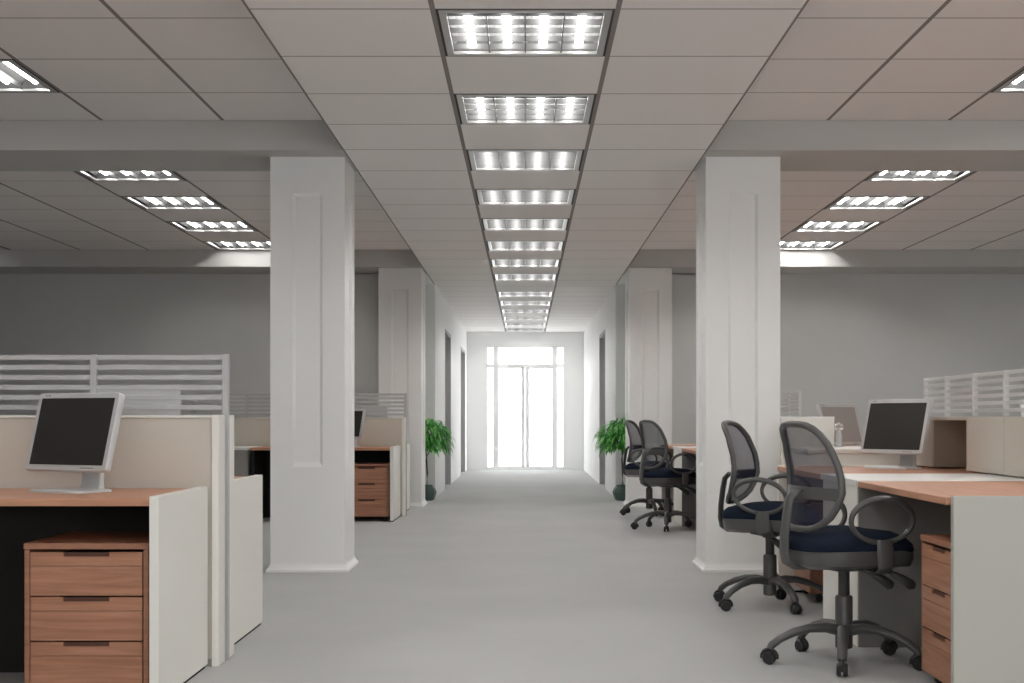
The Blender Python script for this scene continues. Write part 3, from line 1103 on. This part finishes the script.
    NT, NU = 22, 12
    vs, fs = [], []
    for i in range(NT + 1):
        tt = 0.01 + 0.985 * i / NT
        for j in range(NU + 1):
            u = -1 + 2 * j / NU
            w_ = half(tt)
            vs.append((bx(tt, u * w_ / 0.217) + 0.003, u * w_, Z0 + (Z1 - Z0) * tt))
    for i in range(NT):
        for j in range(NU):
            a0 = i * (NU + 1) + j
            fs.append((a0, a0 + 1, a0 + NU + 2, a0 + NU + 1))
    ms.add(vs, fs)
    ms.build('back_mesh', M['mesh'], t, smooth=True)
    # spine bowing out behind, from the lumbar band down and under the seat
    zc = Z0 + (Z1 - Z0) * 0.36
    sp = MB()
    pts_ = [(bx(0.36, 0) + 0.002, 0, zc + 0.004), (-0.236, 0, zc - 0.004), (-0.262, 0, zc - 0.030), (-0.274, 0, 0.65), (-0.285, 0, 0.56), (-0.287, 0, 0.49), (-0.278, 0, 0.445), (-0.24, 0, 0.424), (-0.15, 0, 0.420), (-0.06, 0, 0.424)]
    sp.tube(pts_, [0.032, 0.032, 0.032, 0.032, 0.032, 0.033, 0.033, 0.033, 0.030, 0.026], 12, flat=0.42, up=(1, 0, 0.3))
    sp.build('back_spine', M['chair_grey'], t, smooth=True)
    # looped armrests
    for sgn in (-1, 1):
        ring = []
        N = 36
        for q in range(N):
            an = 2 * PI * q / N
            x = 0.146 * math.cos(an)
            z = 0.092 * math.sin(an)
            tl = R(6)
            xx = x * math.cos(tl) + z * math.sin(tl) * 0.3
            zz = z - x * math.sin(tl) * 0.55
            ring.append((0.020 + xx, sgn * (0.268 + 0.020 * math.sin(an)), 0.630 + zz))
        rs = [0.0110 + 0.003 * max(0, math.sin(2 * PI * q / N)) for q in range(N)]
        am = MB()
        am.tube(ring, rs, 10, closed=True, up=(0, 1, 0), flat=1.1)
        AM = am.build('armrest', M['chair_grey'], t, smooth=True)
        bk = MB()
        bk.tube([(0.035, sgn * 0.262, 0.550), (0.035, sgn * 0.268, 0.50), (0.045, sgn * 0.262, 0.44), (0.055, sgn * 0.215, 0.412), (0.05, sgn * 0.10, 0.412)],
                [0.036, 0.040, 0.040, 0.036, 0.030], 12, flat=0.28, up=(0, 1, 0.2))
        bk.build('armrest_bracket', M['chair_grey'], AM, smooth=True)
    return t


chair('nearest grey mesh back office chair with navy seat at the front right desk', (1.370, 6.02, 0), R(18), R(184))
chair('second grey mesh back office chair, turned side on before the near right column', (1.368, 7.83, 0), R(-26), R(213))
chair('third grey mesh back office chair, in front at the far right desks', (1.357, 13.34, 0), R(25), R(190))
chair('farthest grey mesh back office chair beside the right potted plant', (1.362, 15.38, 0), R(-22), R(205))


# ================================================================== PLANTS
def plant(label, loc, seed, sgn):
    random.seed(seed)
    t = thing('potted_plant', label, 'plant', loc, 0, 'potted plants flanking the corridor')
    pot = MB()
    pot.lathe([(0.075, 0.0), (0.095, 0.012), (0.118, 0.07), (0.128, 0.11), (0.108, 0.155), (0.085, 0.185), (0.084, 0.20), (0.076, 0.20), (0.074, 0.175)], n=10)
    pot.build('plant_pot', M['pot'], t, bevel=0.004)
    MB().lathe([(0.070, 0.170), (0.070, 0.180)], n=16).build('soil', M['soil'], t)
    tr = MB()
    tr.tube([(0, 0, 0.17), (0.006, 0.003, 0.35), (-0.004, 0.0, 0.52), (0.003, 0, 0.70), (0, 0, 0.86)], [0.012, 0.010, 0.010, 0.008, 0.005], 8)
    for i in range(14):
        a = random.uniform(0, 2 * PI)
        z = random.uniform(0.60, 0.84)
        r = random.uniform(0.12, 0.22)
        tr.tube([(0, 0, z - 0.06), (r * 0.5 * math.cos(a), r * 0.5 * math.sin(a), z + 0.05), (r * math.cos(a), r * math.sin(a), z + 0.04)], [0.004, 0.003, 0.002], 5)
    tr.build('stem', M['trunk'], t, smooth=True)
    lf = MB()
    for i in range(820):
        # leaf bases fill a dome-shaped crown; blades arch outward and hang
        a = random.uniform(0, 2 * PI)
        ph = math.acos(random.uniform(-0.6, 1))
        rr_ = 0.29 * random.uniform(0.35, 1.0) ** 0.6
        bx_, by_, bz_ = rr_ * math.sin(ph) * math.cos(a), rr_ * math.sin(ph) * math.sin(a), 0.80 + rr_ * 0.95 * math.cos(ph)
        L = random.uniform(0.12, 0.20)
        wd = random.uniform(0.009, 0.015)
        da = a + random.uniform(-0.8, 0.8)
        up = random.uniform(-0.1, 0.5)
        p = Vector((bx_, by_, bz_))
        d = Vector((math.cos(da), math.sin(da), up)).normalized()
        side = d.cross(Vector((0, 0, 1))).normalized()
        vs = []
        K = 5
        for q in range(K + 1):
            f = q / K
            pos = p + d * (L * f * (1 - 0.35 * f)) + Vector((0, 0, -L * 0.62 * f * f))
            ww = wd * math.sin(PI * (0.12 + 0.88 * f)) if f < 1 else 0.0008
            vs += [pos - side * ww, pos + Vector((0, 0, -0.003)), pos + side * ww]
        fs = []
        for q in range(K):
            o = q * 3
            fs += [(o, o + 1, o + 4, o + 3), (o + 1, o + 2, o + 5, o + 4)]
        lf.add(vs, fs)
    lf.build('foliage', M['leaf'], t)
    return t


plant('leafy green potted plant beside the far left column', (-1.27, 18.05, 0), 3, -1)
plant('leafy green potted plant beside the far right column, behind the chairs', (1.25, 18.05, 0), 11, 1)
